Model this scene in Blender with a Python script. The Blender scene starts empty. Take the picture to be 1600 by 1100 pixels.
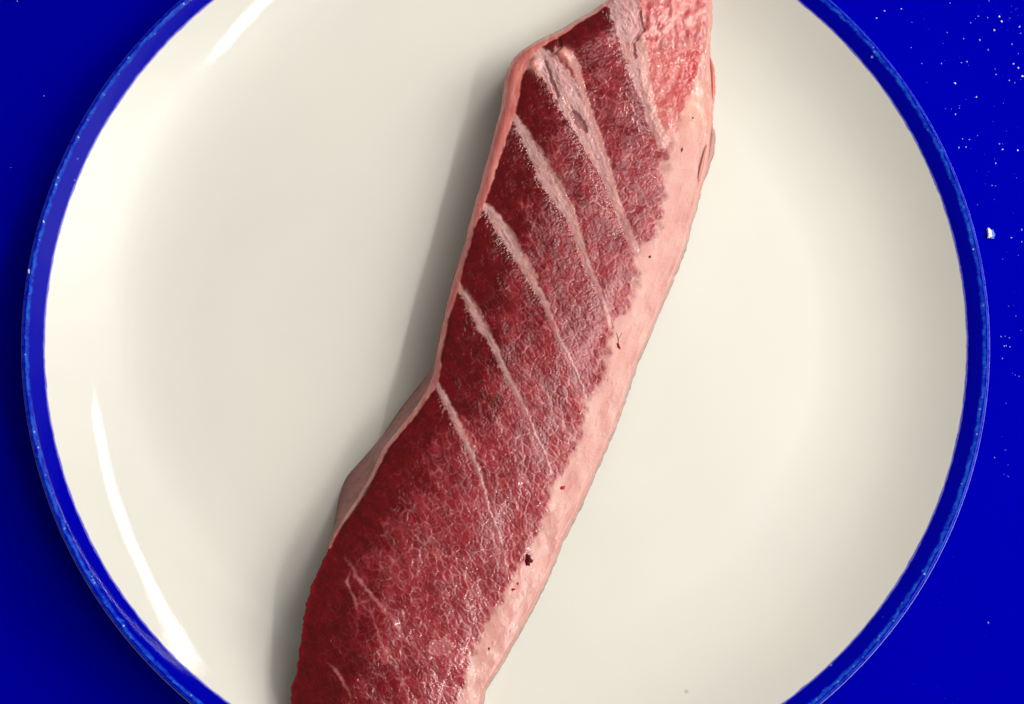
import bpy, bmesh, math, random
import numpy as np
from mathutils import Vector, Euler, Matrix

random.seed(7)
rng = np.random.default_rng(11)
sc = bpy.context.scene
C = sc.collection

# ------------------------------------------------------------------ camera
FPX = 2000.0                       # focal length in photo pixels (photo is 1600 x 1100)
CAM = np.array([-0.0006, -0.0919, 0.3568])
RX, RY = 0.2343, -0.0061
cam_d = bpy.data.cameras.new("camera")
cam_d.sensor_width = 36.0
cam_d.lens = 36.0 * FPX / 1600.0
cam_d.clip_start = 0.01
cam_d.clip_end = 50
cam = bpy.data.objects.new("camera", cam_d)
C.objects.link(cam)
cam.location = CAM
cam.rotation_euler = (RX, RY, 0.0)
sc.camera = cam
_R = np.array(Euler((RX, RY, 0.0)).to_matrix())

def at(px, py, z):
    """photo pixel -> world point at height z (arrays welcome)"""
    px = np.asarray(px, float); py = np.asarray(py, float); z = np.asarray(z, float)
    d = np.stack([(px - 800.0) / FPX, -(py - 550.0) / FPX, -np.ones_like(px)], -1) @ _R.T
    t = (z - CAM[2]) / d[..., 2]
    return CAM + d * t[..., None]

# ------------------------------------------------------------------ world and lamps
w = bpy.data.worlds.new("World")
sc.world = w
w.use_nodes = True
bg = w.node_tree.nodes["Background"]
bg.inputs[0].default_value = (1.0, 0.962, 0.895, 1)
bg.inputs[1].default_value = 0.19

def area(name, loc, target, sx, sy, power, col, roll=0.0):
    l = bpy.data.lights.new(name, 'AREA')
    l.shape = 'RECTANGLE'; l.size = sx; l.size_y = sy
    l.energy = power; l.color = col
    o = bpy.data.objects.new(name, l); C.objects.link(o)
    o.location = loc
    q = (Vector(target) - Vector(loc)).to_track_quat('-Z', 'Y')
    o.rotation_euler = q.to_euler()
    return o

def tube(name, p0, p1, width, power, col):
    """a strip lamp from p0 to p1 that faces the plate"""
    p0 = Vector(p0); p1 = Vector(p1); mid = (p0 + p1) / 2
    l = bpy.data.lights.new(name, 'AREA')
    l.shape = 'RECTANGLE'; l.size = (p1 - p0).length; l.size_y = width
    l.energy = power; l.color = col
    o = bpy.data.objects.new(name, l); C.objects.link(o)
    x = (p1 - p0).normalized()
    zax = mid - x * mid.dot(x)
    zax.normalize()                       # lamp shines along -z, so +z points away from the plate
    y = zax.cross(x)
    o.matrix_world = Matrix(((x.x, y.x, zax.x, mid.x), (x.y, y.y, zax.y, mid.y), (x.z, y.z, zax.z, mid.z), (0, 0, 0, 1)))
    return o

# one broad diffuser, brightest in the middle: nested panels on the same axis
for f, p, off in ((1.55, 2.3, 0.0), (1.25, 1.9, 0.006), (0.95, 1.5, 0.012), (0.68, 1.0, 0.018), (0.42, 0.5, 0.024)):
    ax = Vector((0.51, 0.05, 0.64)) * (1 - off)
    area("soft_lamp", ax, (0, 0, 0.02), 0.55 * f, 0.66 * f, p * 1.03, (1.0, 0.982, 0.938))
tube("strip_lamp_far", (0.565, 0.42, 0.80), (0.78, 1.40, 0.80), 0.013, 4.8, (1.0, 0.98, 0.95))
tube("strip_lamp_near", (0.40, -0.45, 0.80), (0.40, -0.15, 0.80), 0.013, 1.5, (1.0, 0.98, 0.95))

vs = sc.view_settings
vs.view_transform = 'Standard'
vs.look = 'None'
vs.exposure = 0.0
vs.gamma = 1.0
vs.use_curve_mapping = False

# ------------------------------------------------------------------ helpers
def lin(r, g, b):
    f = lambda c: (c / 12.92 if c <= 0.04045 else ((c + 0.055) / 1.055) ** 2.4)
    return np.array([f(r / 255), f(g / 255), f(b / 255)])

def rgba(r, g, b):
    return tuple(lin(r, g, b)) + (1.0,)

def tag(o, label=None, cat=None, group=None, kind=None):
    if label: o["label"] = label
    if cat: o["category"] = cat
    if group: o["group"] = group
    if kind: o["kind"] = kind
    return o

def empty(name, loc=(0, 0, 0)):
    o = bpy.data.objects.new(name, None)
    o.empty_display_size = 0.02
    C.objects.link(o); o.location = loc
    return o

def mesh_obj(name, verts, faces, mat, parent=None, smooth=True):
    me = bpy.data.meshes.new(name)
    me.from_pydata([tuple(v) for v in verts], [], [tuple(f) for f in faces])
    me.materials.append(mat)
    if smooth:
        me.polygons.foreach_set("use_smooth", [True] * len(me.polygons))
    me.update()
    o = bpy.data.objects.new(name, me); C.objects.link(o)
    if parent: o.parent = parent
    return o

class NT:
    """little node-tree writer"""
    def __init__(self, name):
        self.m = bpy.data.materials.new(name); self.m.use_nodes = True
        self.t = self.m.node_tree; self.b = self.t.nodes["Principled BSDF"]
    def n(self, typ, **kw):
        o = self.t.nodes.new(typ)
        for k, v in kw.items(): setattr(o, k, v)
        return o
    def l(self, a, b): self.t.links.new(a, b)
    def val(self, sock, v):
        if hasattr(v, "is_output"): self.l(v, sock)
        else: sock.default_value = v
    def math(self, op, a, b=0.0, c=0.0, clamp=False):
        o = self.n("ShaderNodeMath", operation=op); o.use_clamp = clamp
        for i, v in enumerate((a, b, c)):
            if i < len(o.inputs): self.val(o.inputs[i], v)
        return o.outputs[0]
    def mix(self, fac, a, b, mode='MIX'):
        o = self.n("ShaderNodeMix", data_type='RGBA', blend_type=mode)
        self.val(o.inputs[0], fac); self.val(o.inputs[6], a); self.val(o.inputs[7], b)
        return o.outputs[2]
    def ramp(self, v, lo, hi, a=0.0, b=1.0):
        o = self.n("ShaderNodeMapRange", interpolation_type='SMOOTHSTEP')
        self.val(o.inputs[0], v)
        for i, x in zip((1, 2, 3, 4), (lo, hi, a, b)): o.inputs[i].default_value = x
        return o.outputs[0]
    def noise(self, vec, scale, detail=3.0, rough=0.55, dist=0.0):
        o = self.n("ShaderNodeTexNoise")
        if vec is not None: self.l(vec, o.inputs["Vector"])
        o.inputs["Scale"].default_value = scale; o.inputs["Detail"].default_value = detail
        o.inputs["Roughness"].default_value = rough; o.inputs["Distortion"].default_value = dist
        return o.outputs[0]
    def voronoi(self, vec, scale, feature='F1'):
        o = self.n("ShaderNodeTexVoronoi", feature=feature)
        if vec is not None: self.l(vec, o.inputs["Vector"])
        o.inputs["Scale"].default_value = scale
        return o
    def bump(self, h, strength, dist, normal=None):
        o = self.n("ShaderNodeBump")
        self.l(h, o.inputs["Height"]); o.inputs["Strength"].default_value = strength
        o.inputs["Distance"].default_value = dist
        if normal is not None: self.l(normal, o.inputs["Normal"])
        return o.outputs[0]

# ------------------------------------------------------------------ tabletop
def mat_table():
    k = NT("blue_board"); b = k.b
    co = k.n("ShaderNodeTexCoord").outputs["Object"]
    n1 = k.noise(co, 9.0, 4.0)
    n2 = k.noise(co, 900.0, 3.0, 0.6)
    col = k.mix(k.ramp(n1, 0.3, 0.7), (0.0001, 0.0002, 0.345, 1), (0.0002, 0.0003, 0.365, 1))
    fl = k.voronoi(co, 420.0); dot = k.ramp(fl.outputs["Distance"], 0.05, 0.16, 1.0, 0.0)
    patch = k.ramp(k.noise(co, 14.0, 3.0), 0.52, 0.72)
    col = k.mix(k.math('MULTIPLY', k.math('MULTIPLY', dot, patch), 0.26), col, (0.04, 0.10, 0.65, 1))
    k.l(col, b.inputs["Base Color"])
    b.inputs["Specular IOR Level"].default_value = 0.0
    k.l(k.ramp(n1, 0.2, 0.8, 0.42, 0.55), b.inputs["Roughness"])
    k.l(k.bump(n2, 0.10, 0.0004), b.inputs["Normal"])
    return k.m

def box_mesh(name, x0, x1, y0, y1, z0, z1, mat, bevel):
    bm = bmesh.new()
    bmesh.ops.create_cube(bm, size=1.0)
    for v in bm.verts:
        v.co = Vector((x0 if v.co.x < 0 else x1, y0 if v.co.y < 0 else y1, z0 if v.co.z < 0 else z1))
    bmesh.ops.bevel(bm, geom=bm.edges[:], offset=bevel, segments=3, affect='EDGES')
    me = bpy.data.meshes.new(name); bm.to_mesh(me); bm.free()
    me.materials.append(mat)
    o = bpy.data.objects.new(name, me); C.objects.link(o)
    return o

table = box_mesh("tabletop", -0.40, 0.40, -0.34, 0.34, -0.022, 0.0, mat_table(), 0.002)
tag(table, "vivid blue smooth tabletop under the plate", "tabletop", kind="structure")

# ------------------------------------------------------------------ plate
ZF = 0.007            # plate floor above the table

def plate_profile():
    """(r, z, region) from the centre over the lip to the foot; region 0 dish, 1 blue band, 2 lip, 3 outside"""
    kr = [0.0, 0.030, 0.060, 0.086, 0.096, 0.106, 0.113, 0.119, 0.1225, 0.1246, 0.1262, 0.1276, 0.1284, 0.1290]
    ks = [0.0, 0.0, 0.6, 2.5, 9.0, 19.0, 28.3, 34.4, 37.0, 37.5, 36.2, 33.3, 28.0, 12.0]
    rr = np.concatenate([np.linspace(0, 0.084, 22), np.linspace(0.0855, 0.1246, 64), np.linspace(0.1248, 0.1290, 30)])
    th = np.radians(np.interp(rr, kr, ks))
    zz = ZF + np.concatenate([[0], np.cumsum(np.tan((th[1:] + th[:-1]) / 2) * np.diff(rr))])
    reg = [0 if r < 0.1246 else 1 for r in rr]
    top = zz[-1]
    pts = list(zip(rr, zz, reg))
    # rounded lip
    cr, cz, rad = 0.1289, top - 0.0011, 0.0011
    for a in np.linspace(80, -60, 11):
        pts.append((cr + rad * math.cos(math.radians(a)), cz + rad * math.sin(math.radians(a)), 2))
    # outside: back down and in, to the foot ring
    for t in np.linspace(0.06, 1, 24):
        a = t
        r = 0.1287 - 0.0540 * a ** 1.15
        z = (cz - 0.0016) + (0.0035 - (cz - 0.0016)) * (1 - (1 - a) ** 2.0)
        pts.append((r, z, 3))
    for r, z in ((0.0742, 0.0012), (0.0736, 0.0002), (0.0722, 0.0002), (0.0714, 0.0014), (0.0700, 0.0030), (0.03, 0.0030), (0.0, 0.0030)):
        pts.append((r, z, 3))
    return pts

PP = plate_profile()
RIM_Z = max(p[1] for p in PP)

def glaze_micro(k, co, amount):
    """fine scratches and pinholes that break up reflections"""
    s1 = k.noise(co, 1700.0, 2.0, 0.6)
    s2 = k.noise(co, 120.0, 3.0, 0.5)
    h = k.math('ADD', s1, k.math('MULTIPLY', s2, 2.0))
    return k.bump(h, amount, 0.0003)

def radius_of(k):
    co = k.n("ShaderNodeTexCoord").outputs["Object"]
    sx = k.n("ShaderNodeSeparateXYZ"); k.l(co, sx.inputs[0])
    r = k.math('SQRT', k.math('ADD', k.math('MULTIPLY', sx.outputs[0], sx.outputs[0]), k.math('MULTIPLY', sx.outputs[1], sx.outputs[1])))
    return co, r

BLUE = (0.0002, 0.0003, 0.36, 1)

def mat_cream():
    k = NT("cream_glaze"); b = k.b
    co, r = radius_of(k)
    n1 = k.noise(co, 22.0, 4.0)
    col = k.mix(k.ramp(n1, 0.3, 0.7), (0.738, 0.712, 0.640, 1), (0.712, 0.692, 0.628, 1))
    fl = k.voronoi(co, 62.0)
    dot = k.ramp(fl.outputs["Distance"], 0.020, 0.052, 1.0, 0.0)
    pick = k.n("ShaderNodeSeparateColor"); k.l(fl.outputs["Color"], pick.inputs[0])
    sel = k.math('GREATER_THAN', pick.outputs[0], 0.86)
    col = k.mix(k.math('MULTIPLY', k.math('MULTIPLY', dot, sel), 0.42), col, (0.28, 0.23, 0.17, 1))
    wob = k.math('MULTIPLY_ADD', k.noise(co, 260.0, 3.0), 0.0005, -0.00025)
    edge = k.ramp(k.math('ADD', r, wob), 0.12425, 0.12462)
    col = k.mix(edge, col, (0.10, 0.09, 0.55, 1))
    k.l(col, b.inputs["Base Color"])
    k.l(k.ramp(k.noise(co, 45.0, 5.0, 0.65), 0.3, 0.75, 0.03, 0.065), b.inputs["Roughness"])
    b.inputs["Specular IOR Level"].default_value = 0.30
    k.l(glaze_micro(k, co, 0.045), b.inputs["Normal"])
    return k.m

def mat_band():
    k = NT("blue_glaze"); b = k.b
    co, r = radius_of(k)
    wob = k.math('MULTIPLY_ADD', k.noise(co, 320.0, 4.0, 0.65), 0.0016, -0.0008)
    rw = k.math('ADD', r, wob)
    inner = k.ramp(k.math('ADD', r, k.math('MULTIPLY', wob, 0.35)), 0.12462, 0.12490, 1.0, 0.0)
    col = k.mix(inner, BLUE, (0.16, 0.15, 0.62, 1))
    stripe = k.math('MULTIPLY', k.ramp(rw, 0.1277, 0.1283), k.ramp(rw, 0.1285, 0.1289, 1.0, 0.0))
    pat = k.ramp(k.noise(co, 420.0, 4.0, 0.7), 0.36, 0.66)
    wear = k.math('MULTIPLY', stripe, k.math('MULTIPLY_ADD', pat, 0.75, 0.2), clamp=True)
    col = k.mix(wear, col, (0.015, 0.11, 0.60, 1))
    sp = k.voronoi(co, 700.0); dot = k.ramp(sp.outputs["Distance"], 0.10, 0.26, 1.0, 0.0)
    chip = k.math('MULTIPLY', k.math('MULTIPLY', dot, stripe), k.ramp(k.noise(co, 150.0, 3.0), 0.42, 0.60))
    col = k.mix(k.math('MULTIPLY', chip, 0.85), col, (0.42, 0.55, 0.85, 1))
    sp2 = k.voronoi(co, 160.0); dot2 = k.ramp(sp2.outputs["Distance"], 0.03, 0.08, 1.0, 0.0)
    pk = k.n("ShaderNodeSeparateColor"); k.l(sp2.outputs["Color"], pk.inputs[0])
    col = k.mix(k.math('MULTIPLY', k.math('MULTIPLY', dot2, k.math('GREATER_THAN', pk.outputs[1], 0.72)), 0.7), col, (0.35, 0.38, 0.8, 1))
    k.l(col, b.inputs["Base Color"])
    b.inputs["Specular IOR Level"].default_value = 0.04
    k.l(k.ramp(wear, 0.0, 1.0, 0.05, 0.45), b.inputs["Roughness"])
    k.l(glaze_micro(k, co, 0.035), b.inputs["Normal"])
    return k.m

def mat_lip():
    k = NT("worn_lip"); b = k.b
    co, r = radius_of(k)
    pat = k.ramp(k.noise(co, 500.0, 4.0, 0.7), 0.35, 0.6)
    line = k.ramp(r, 0.12970, 0.12990)
    col = k.mix(k.math('MULTIPLY', pat, 0.8), (0.0003, 0.001, 0.38, 1), (0.004, 0.04, 0.50, 1))
    col = k.mix(line, col, (0.58, 0.59, 0.74, 1))  # pale edge line, its colour brightened to paint the light the lip catches
    k.l(col, b.inputs["Base Color"])
    k.l(k.ramp(pat, 0, 1, 0.2, 0.45), b.inputs["Roughness"])
    b.inputs["Specular IOR Level"].default_value = 0.25
    return k.m

plate = empty("dinner_plate", (0, 0, 0))
tag(plate, "round cream glazed dinner plate with a worn blue rim", "plate")
M_CREAM = mat_cream()
NA = 360
def lathe(name, i0, i1, mat, parent):
    pts = PP[i0:i1 + 1]
    verts = []; faces = []
    for r, z, _ in pts:
        for a in range(NA):
            t = 2 * math.pi * a / NA
            verts.append((r * math.cos(t), r * math.sin(t), z))
    for i in range(len(pts) - 1):
        for a in range(NA):
            b2 = (a + 1) % NA
            q = (i * NA + a, i * NA + b2, (i + 1) * NA + b2, (i + 1) * NA + a)
            if pts[i][0] < 1e-6: q = (i * NA, (i + 1) * NA + b2, (i + 1) * NA + a)
            elif pts[i + 1][0] < 1e-6: q = (i * NA + a, i * NA + b2, (i + 1) * NA)
            faces.append(q[::-1])
    return mesh_obj(name, verts, faces, mat, parent)
regs = [p[2] for p in PP]
f1 = regs.index(1); f2 = regs.index(2); f3 = regs.index(3)
lathe("dish", 0, f1, M_CREAM, plate)
lathe("rim_band", f1, f2, mat_band(), plate)["label"] = "blue glazed rim band with pale wear"
lathe("lip", f2, f3, mat_lip(), plate)
lathe("underside", f3, len(PP) - 1, M_CREAM, plate)

def mat_chip():
    k = NT("bare_clay"); b = k.b
    co = k.n("ShaderNodeTexCoord").outputs["Object"]
    k.l(k.mix(k.noise(co, 900.0, 3.0), (0.55, 0.53, 0.50, 1), (0.80, 0.78, 0.74, 1)), b.inputs["Base Color"])
    b.inputs["Roughness"].default_value = 0.7
    return k.m
M_CHIP = mat_chip()
def rim_chip(px, py, z, ra, rb, ang, seed):
    """a bare spot where the glaze has flaked, a shallow scab on the rim"""
    rr = random.Random(seed); c = at(px, py, z); n = 12
    vs_ = [(c[0], c[1], c[2] + 0.00022)]; fs_ = []
    for q, f in enumerate((0.6, 1.0)):
        for a in range(n):
            t = 2 * math.pi * a / n; g = f * (1 + 0.25 * (rr.random() - 0.5))
            x = ra * g * math.cos(t); y = rb * g * math.sin(t)
            vs_.append((c[0] + x * math.cos(ang) - y * math.sin(ang), c[1] + x * math.sin(ang) + y * math.cos(ang), c[2] + (0.00016 if q == 0 else -0.0005)))
    for a in range(n): fs_.append((0, 1 + a, 1 + (a + 1) % n))
    for a in range(n):
        b2 = (a + 1) % n; fs_.append((1 + a, 1 + n + a, 1 + n + b2, 1 + b2))
    mesh_obj("glaze_chip", vs_, fs_, M_CHIP, plate)
rim_chip(45, 424, RIM_Z, 0.00032, 0.00095, 0.15, 1)
rim_chip(68, 346, RIM_Z - 0.0001, 0.00022, 0.00050, 0.3, 2)
rim_chip(122, 214, RIM_Z - 0.0001, 0.00022, 0.00035, 0.6, 3)
rim_chip(1503, 711, RIM_Z - 0.0026, 0.00040, 0.00022, 0.2, 4)

# ------------------------------------------------------------------ noise in numpy
_perm = rng.permutation(65536).astype(np.int64)
_rnd = rng.random(65536)
def hsh(ix, iy, s):
    return _perm[(_perm[(_perm[(ix + 7919 * s) & 65535] + iy) & 65535] + s) & 65535]
def vnoise(x, y, s=0):
    ix = np.floor(x).astype(np.int64); iy = np.floor(y).astype(np.int64)
    fx = x - ix; fy = y - iy
    u = fx * fx * fx * (fx * (fx * 6 - 15) + 10); v = fy * fy * fy * (fy * (fy * 6 - 15) + 10)
    def g(i, j):
        a = _rnd[hsh(ix + i, iy + j, s)] * 2 * np.pi
        return np.cos(a) * (fx - i) + np.sin(a) * (fy - j)
    return ((g(0, 0) * (1 - u) + g(1, 0) * u) * (1 - v) + (g(0, 1) * (1 - u) + g(1, 1) * u) * v) * 1.5
def fbm(x, y, s=0, o=4, gain=0.5):
    a = 1.0; r = 0; t = 0
    for i in range(o):
        r = r + a * vnoise(x, y, s + 31 * i); t += a
        x = x * 2.03 + 3.7; y = y * 2.03 + 1.3; a *= gain
    return r / t
def worley(x, y, s=0, jit=0.9):
    ix = np.floor(x).astype(np.int64); iy = np.floor(y).astype(np.int64)
    f1 = np.full(x.shape, 9.0); f2 = np.full(x.shape, 9.0); idc = np.zeros(x.shape)
    for i in (-1, 0, 1):
        for j in (-1, 0, 1):
            h = hsh(ix + i, iy + j, s)
            px = ix + i + 0.5 + jit * (_rnd[h] - 0.5); py = iy + j + 0.5 + jit * (_rnd[(h * 7 + 13) & 65535] - 0.5)
            d = np.hypot(x - px, y - py)
            m = d < f1
            f2 = np.where(m, f1, np.minimum(f2, d)); idc = np.where(m, _rnd[(h * 3 + 5) & 65535], idc); f1 = np.where(m, d, f1)
    return f1, f2, idc
def sstep(v, a, b):
    t = np.clip((v - a) / (b - a), 0, 1)
    return t * t * (3 - 2 * t)
def poly_dist(x, y, pts):
    """distance to a polyline with interpolated third column"""
    best = np.full(x.shape, 1e9); wid = np.zeros(x.shape); run = np.zeros(x.shape); acc = 0.0
    for (x0, y0, w0), (x1, y1, w1) in zip(pts[:-1], pts[1:]):
        dx, dy = x1 - x0, y1 - y0; L2 = dx * dx + dy * dy
        t = np.clip(((x - x0) * dx + (y - y0) * dy) / L2, 0, 1)
        d = np.hypot(x - x0 - t * dx, y - y0 - t * dy)
        m = d < best
        best = np.where(m, d, best); wid = np.where(m, w0 + t * (w1 - w0), wid); run = np.where(m, acc + t * math.sqrt(L2), run)
        acc += math.sqrt(L2)
    return best, wid, run

def acc_len(S):
    return sum(math.hypot(b[0] - a[0], b[1] - a[1]) for a, b in zip(S[:-1], S[1:]))

# ------------------------------------------------------------------ tuna slab: outlines (photo pixels on the cut face)
L_PTS = [(1044, -58), (1020, -46), (985, -24), (948, 0), (926, 19), (896, 36), (874, 50), (845, 62), (824, 73), (808, 84), (798, 98), (791, 118), (788, 140),
         (783, 172), (774, 205), (765, 240), (755, 275), (747, 305), (739, 330), (729, 372), (721, 402), (712, 430), (704, 455), (696, 490), (690, 520),
         (684, 552), (679, 582), (671, 604), (655, 630), (640, 651), (626, 668), (600, 700), (590, 722), (578, 748), (560, 778), (536, 813), (522, 838),
         (513, 858), (502, 880), (489, 910), (480, 940), (473, 975), (468, 1020), (464, 1050), (456, 1068), (454, 1085), (456, 1105), (464, 1130), (480, 1152)]
R_PTS = [(1108, -58), (1112, -20), (1113, 0), (1113, 25), (1110, 60), (1109, 95), (1112, 125), (1114, 165), (1113, 200), (1108, 240), (1100, 280), (1091, 312),
         (1080, 348), (1068, 394), (1047, 445), (1027, 492), (1007, 540), (995, 566), (979, 615), (957, 676), (930, 736), (904, 796), (878, 846),
         (854, 906), (822, 968), (785, 1034), (757, 1078), (752, 1100), (745, 1130), (728, 1152)]
# outline where the lower flesh meets the plate on the left side (seen beyond the cut face only between y 590 and 870)
B_PTS = [(1064, -58), (1000, -22), (955, 5), (905, 36), (850, 66), (815, 90), (797, 120), (794, 170), (776, 240), (757, 310), (738, 372), (716, 440),
         (702, 490), (692, 540), (680, 575), (655, 602), (626, 638), (596, 684), (562, 722), (540, 746), (530, 775), (523, 815), (518, 850), (516, 880), (508, 912),
         (501, 950), (496, 990), (491, 1040), (486, 1080), (486, 1110), (496, 1152)]
F_PTS = [(1098, -58), (1101, 0), (1105, 50), (1096, 85), (1090, 112), (1080, 146), (1066, 188), (1051, 212), (1043, 240), (1040, 255), (1037, 305), (1030, 352),
         (1017, 375), (996, 386), (994, 402), (995, 420), (990, 455), (979, 488), (957, 503), (951, 516), (951, 538), (942, 590), (933, 612),
         (917, 619), (913, 632), (911, 656), (900, 692), (891, 717), (878, 742), (864, 749), (860, 766), (851, 805), (830, 851), (815, 878),
         (797, 896), (793, 918), (778, 947), (760, 968), (745, 1002), (731, 1034), (724, 1071), (711, 1100), (700, 1152)]
# membrane rim width along the left edge
M_PTS = [(6, -58), (8, 0), (10, 40), (24, 66), (30, 90), (27, 120), (26, 170), (21, 225), (18, 290), (16, 322), (9, 360), (8, 420), (13, 452), (7, 500), (7, 560), (12, 592),
         (9, 630), (8, 690), (5, 750), (5, 800), (2, 850), (0, 880), (0, 1152)]
# septa: (x, y, full width)
SEPTA = [
    [(668, 580, 9), (677, 591, 10), (694, 621, 15), (714, 660, 14), (733, 698, 11), (747, 734, 8), (756, 765, 6), (764, 797, 5), (778, 830, 4.5), (788, 864, 4), (793, 902, 4)],
    [(712, 440, 9), (723, 455, 13), (738, 484, 15), (755, 515, 14), (771, 540, 13), (787, 574, 12), (806, 613, 12), (823, 645, 9), (836, 678, 8), (852, 709, 8), (860, 740, 9)],
    [(742, 318, 11), (762, 325, 17), (777, 345, 24), (793, 372, 24), (810, 401, 18), (828, 432, 16), (848, 464, 14), (861, 497, 11), (876, 535, 9), (891, 562, 8), (904, 591, 7), (915, 620, 8)],
    [(802, 180, 13), (813, 196, 15), (826, 222, 20), (841, 250, 26), (854, 280, 30), (872, 311, 25), (890, 337, 18), (904, 371, 15), (917, 410, 15), (931, 443, 13), (942, 476, 13), (952, 508, 12)],
    [(838, 80, 30), (858, 104, 52), (876, 128, 60), (896, 165, 54), (916, 207, 40), (934, 246, 28), (950, 280, 20), (961, 310, 19), (971, 336, 19), (982, 363, 20), (992, 390, 18)],
    [(965, -58, 60), (972, 0, 66), (982, 28, 64), (990, 69, 52), (998, 110, 40), (1011, 154, 27), (1022, 192, 25), (1036, 222, 26)],
]
# thin pale threads in the lowest block
THREADS = [
    [(540, 872, 5), (549, 886, 7), (560, 904, 6), (585, 936, 6), (611, 965, 5), (629, 995, 4), (658, 1020, 2)],
    [(575, 940, 2), (589, 984, 3), (597, 1008, 4), (604, 1027, 5), (618, 1046, 4), (629, 1066, 4), (638, 1092, 4), (642, 1120, 3)],
    [(512, 1036, 3), (522, 1043, 5), (535, 1064, 5), (545, 1082, 4), (552, 1100, 3)],
    [(702, 1002, 3), (706, 1015, 5), (700, 1050, 5), (684, 1094, 4), (678, 1120, 3)],
    [(549, 888, 3), (542, 910, 4), (556, 940, 3), (560, 960, 2)],
    [(640, 830, 2), (672, 858, 3), (708, 890, 2)],
    [(800, 560, 2), (822, 582, 4), (846, 604, 3), (868, 640, 2)],
    [(908, 250, 1.5), (940, 290, 3), (960, 330, 2)],
    [(812, 385, 1.5), (850, 412, 2.5), (872, 392, 1.5)],
    [(955, 120, 1.5), (948, 112, 3), (930, 122, 1.5)],
]

def interp(y, pts, swap=False):
    ys = np.array([p[1] for p in pts], float); xs = np.array([p[0] for p in pts], float)
    return np.interp(y, ys, xs)
def smooth_interp(y, pts, rad=5):
    yy = np.arange(-70, 1165, 1.0)
    v = interp(yy, pts)
    k = np.hanning(2 * rad + 3); k /= k.sum()
    vp = np.concatenate([np.full(rad + 1, v[0]), v, np.full(rad + 1, v[-1])])
    return np.interp(y, yy, np.convolve(vp, k, 'valid'))

Y0, Y1, NY = -58.0, 1152.0, 1180
NT_, NW, NB = 330, 26, 6
ys = np.linspace(Y0, Y1, NY)
rough_l = fbm(ys / 14.0, np.full(NY, 3.3), 5, 3) * 2.2 + vnoise(ys / 4.0, np.full(NY, 9.3), 6) * 0.5
rough_l = rough_l * (0.75 + 0.9 * sstep(ys, 840, 900))
rough_r = fbm(ys / 11.0, np.full(NY, 7.7), 8, 3) * 2.0 + vnoise(ys / 3.0, np.full(NY, 1.3), 9) * 0.7
xls = smooth_interp(ys, L_PTS, 11); xrs = smooth_interp(ys, R_PTS, 6)
xl = xls + rough_l
xr = xrs + rough_r
tt = np.linspace(0, 1, NT_)
V = np.broadcast_to(tt, (NY, NT_))
X = xl[:, None] + (xr - xl)[:, None] * V
Y = np.broadcast_to(ys[:, None], (NY, NT_)).copy()

# domain-warped coordinates
wx = X + 3.2 * fbm(X / 16, Y / 16, 21, 3) + 1.2 * vnoise(X / 5, Y / 5, 22)
wy = Y + 3.2 * fbm(X / 16, Y / 16, 23, 3) + 1.2 * vnoise(X / 5, Y / 5, 24)
A_ = 0.48 * wx + 0.88 * wy          # along the septa
N_ = 0.88 * wx - 0.48 * wy          # across them
# scalloped muscle bundles along the fat
c1, c2, cid = worley((0.88 * X - 0.48 * Y + 2.5 * fbm(X / 12, Y / 12, 27, 2)) / 17, (0.48 * X + 0.88 * Y + 2.5 * fbm(X / 12, Y / 12, 28, 2)) / 24, 41)
scal = (0.52 - c1) * 15
fat_d = (wx - smooth_interp(wy, F_PTS, 4)) * 0.88 - scal * sstep(Y, 190, 260)
fat = sstep(fat_d, -5.5, 5.0)
dl = X - xls[:, None]
mw = 0.85 * smooth_interp(Y, M_PTS, 6) + 2.2 * fbm(X / 9, Y / 13, 26, 3) * sstep(Y, -60, 60)
membr = sstep(mw - dl * 0.93, -1.6, 1.6) * (mw > 1.2)

seg = np.zeros(X.shape, int)
sep_id = np.full(X.shape, -1); sep_m = np.zeros(X.shape); sep_core = np.zeros(X.shape); sep_w = np.zeros(X.shape); sep_f = np.zeros(X.shape)
edge_slope = np.zeros(X.shape)      # how close the right (upper) side of a block is to its septum
tips = np.zeros(X.shape)
for k, S in enumerate(SEPTA):
    d, wd, run = poly_dist(wx, wy, S)
    wd = wd * 0.70
    sxk = np.interp(wy, [p[1] for p in S], [p[0] for p in S])
    above = (wx > sxk) & (wy < S[-1][1]) | (wy < S[0][1])
    seg += above.astype(int)
    half = wd / 2 * (1 + 0.35 * fbm(X / 9, Y / 9, 60 + k, 3))
    fadeout = 1.0
    m = sstep(half - d, -2.4, 2.6) * fadeout
    upd = m > sep_m
    sep_m = np.where(upd, m, sep_m); sep_id = np.where(m > 0.5, k, sep_id)
    sep_core = np.where(upd, np.clip(1 - d / np.maximum(half, 1), 0, 1), sep_core)
    sep_w = np.where(upd, wd, sep_w)
    sep_f = np.where(upd, run / acc_len(S), sep_f)
    below = ~above
    sd = np.where(above, d, -d)
    prof = np.where(sd < -half, np.exp((sd + half) / 10.0), 1 - sstep(sd, -half, half * 1.3 + 1.5))
    edge_slope = np.maximum(edge_slope, prof * sstep(wd, 3, 16) * sstep(run, 0, 26) * sstep(acc_len(S) - run, 0, 30))
thr = np.zeros(X.shape)
for k, S in enumerate(THREADS):
    d, wd, run = poly_dist(wx, wy, S)
    thr = np.maximum(thr, sstep(wd / 2 * 0.8 * (1 + 0.9 * fbm(X / 7, Y / 7, 120 + k, 2)) - d, -1.8, 1.6) * (0.30 if wd.max() < 4 else 0.48) * (0.55 + 0.8 * np.clip(fbm(X / 18, Y / 18, 140 + k, 2) + 0.3, 0, 1)) * (0.15 + 0.85 * sstep(run, 0, 22)) * (0.1 + 0.9 * sstep(acc_len(S) - run, 0, 25)))

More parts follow.
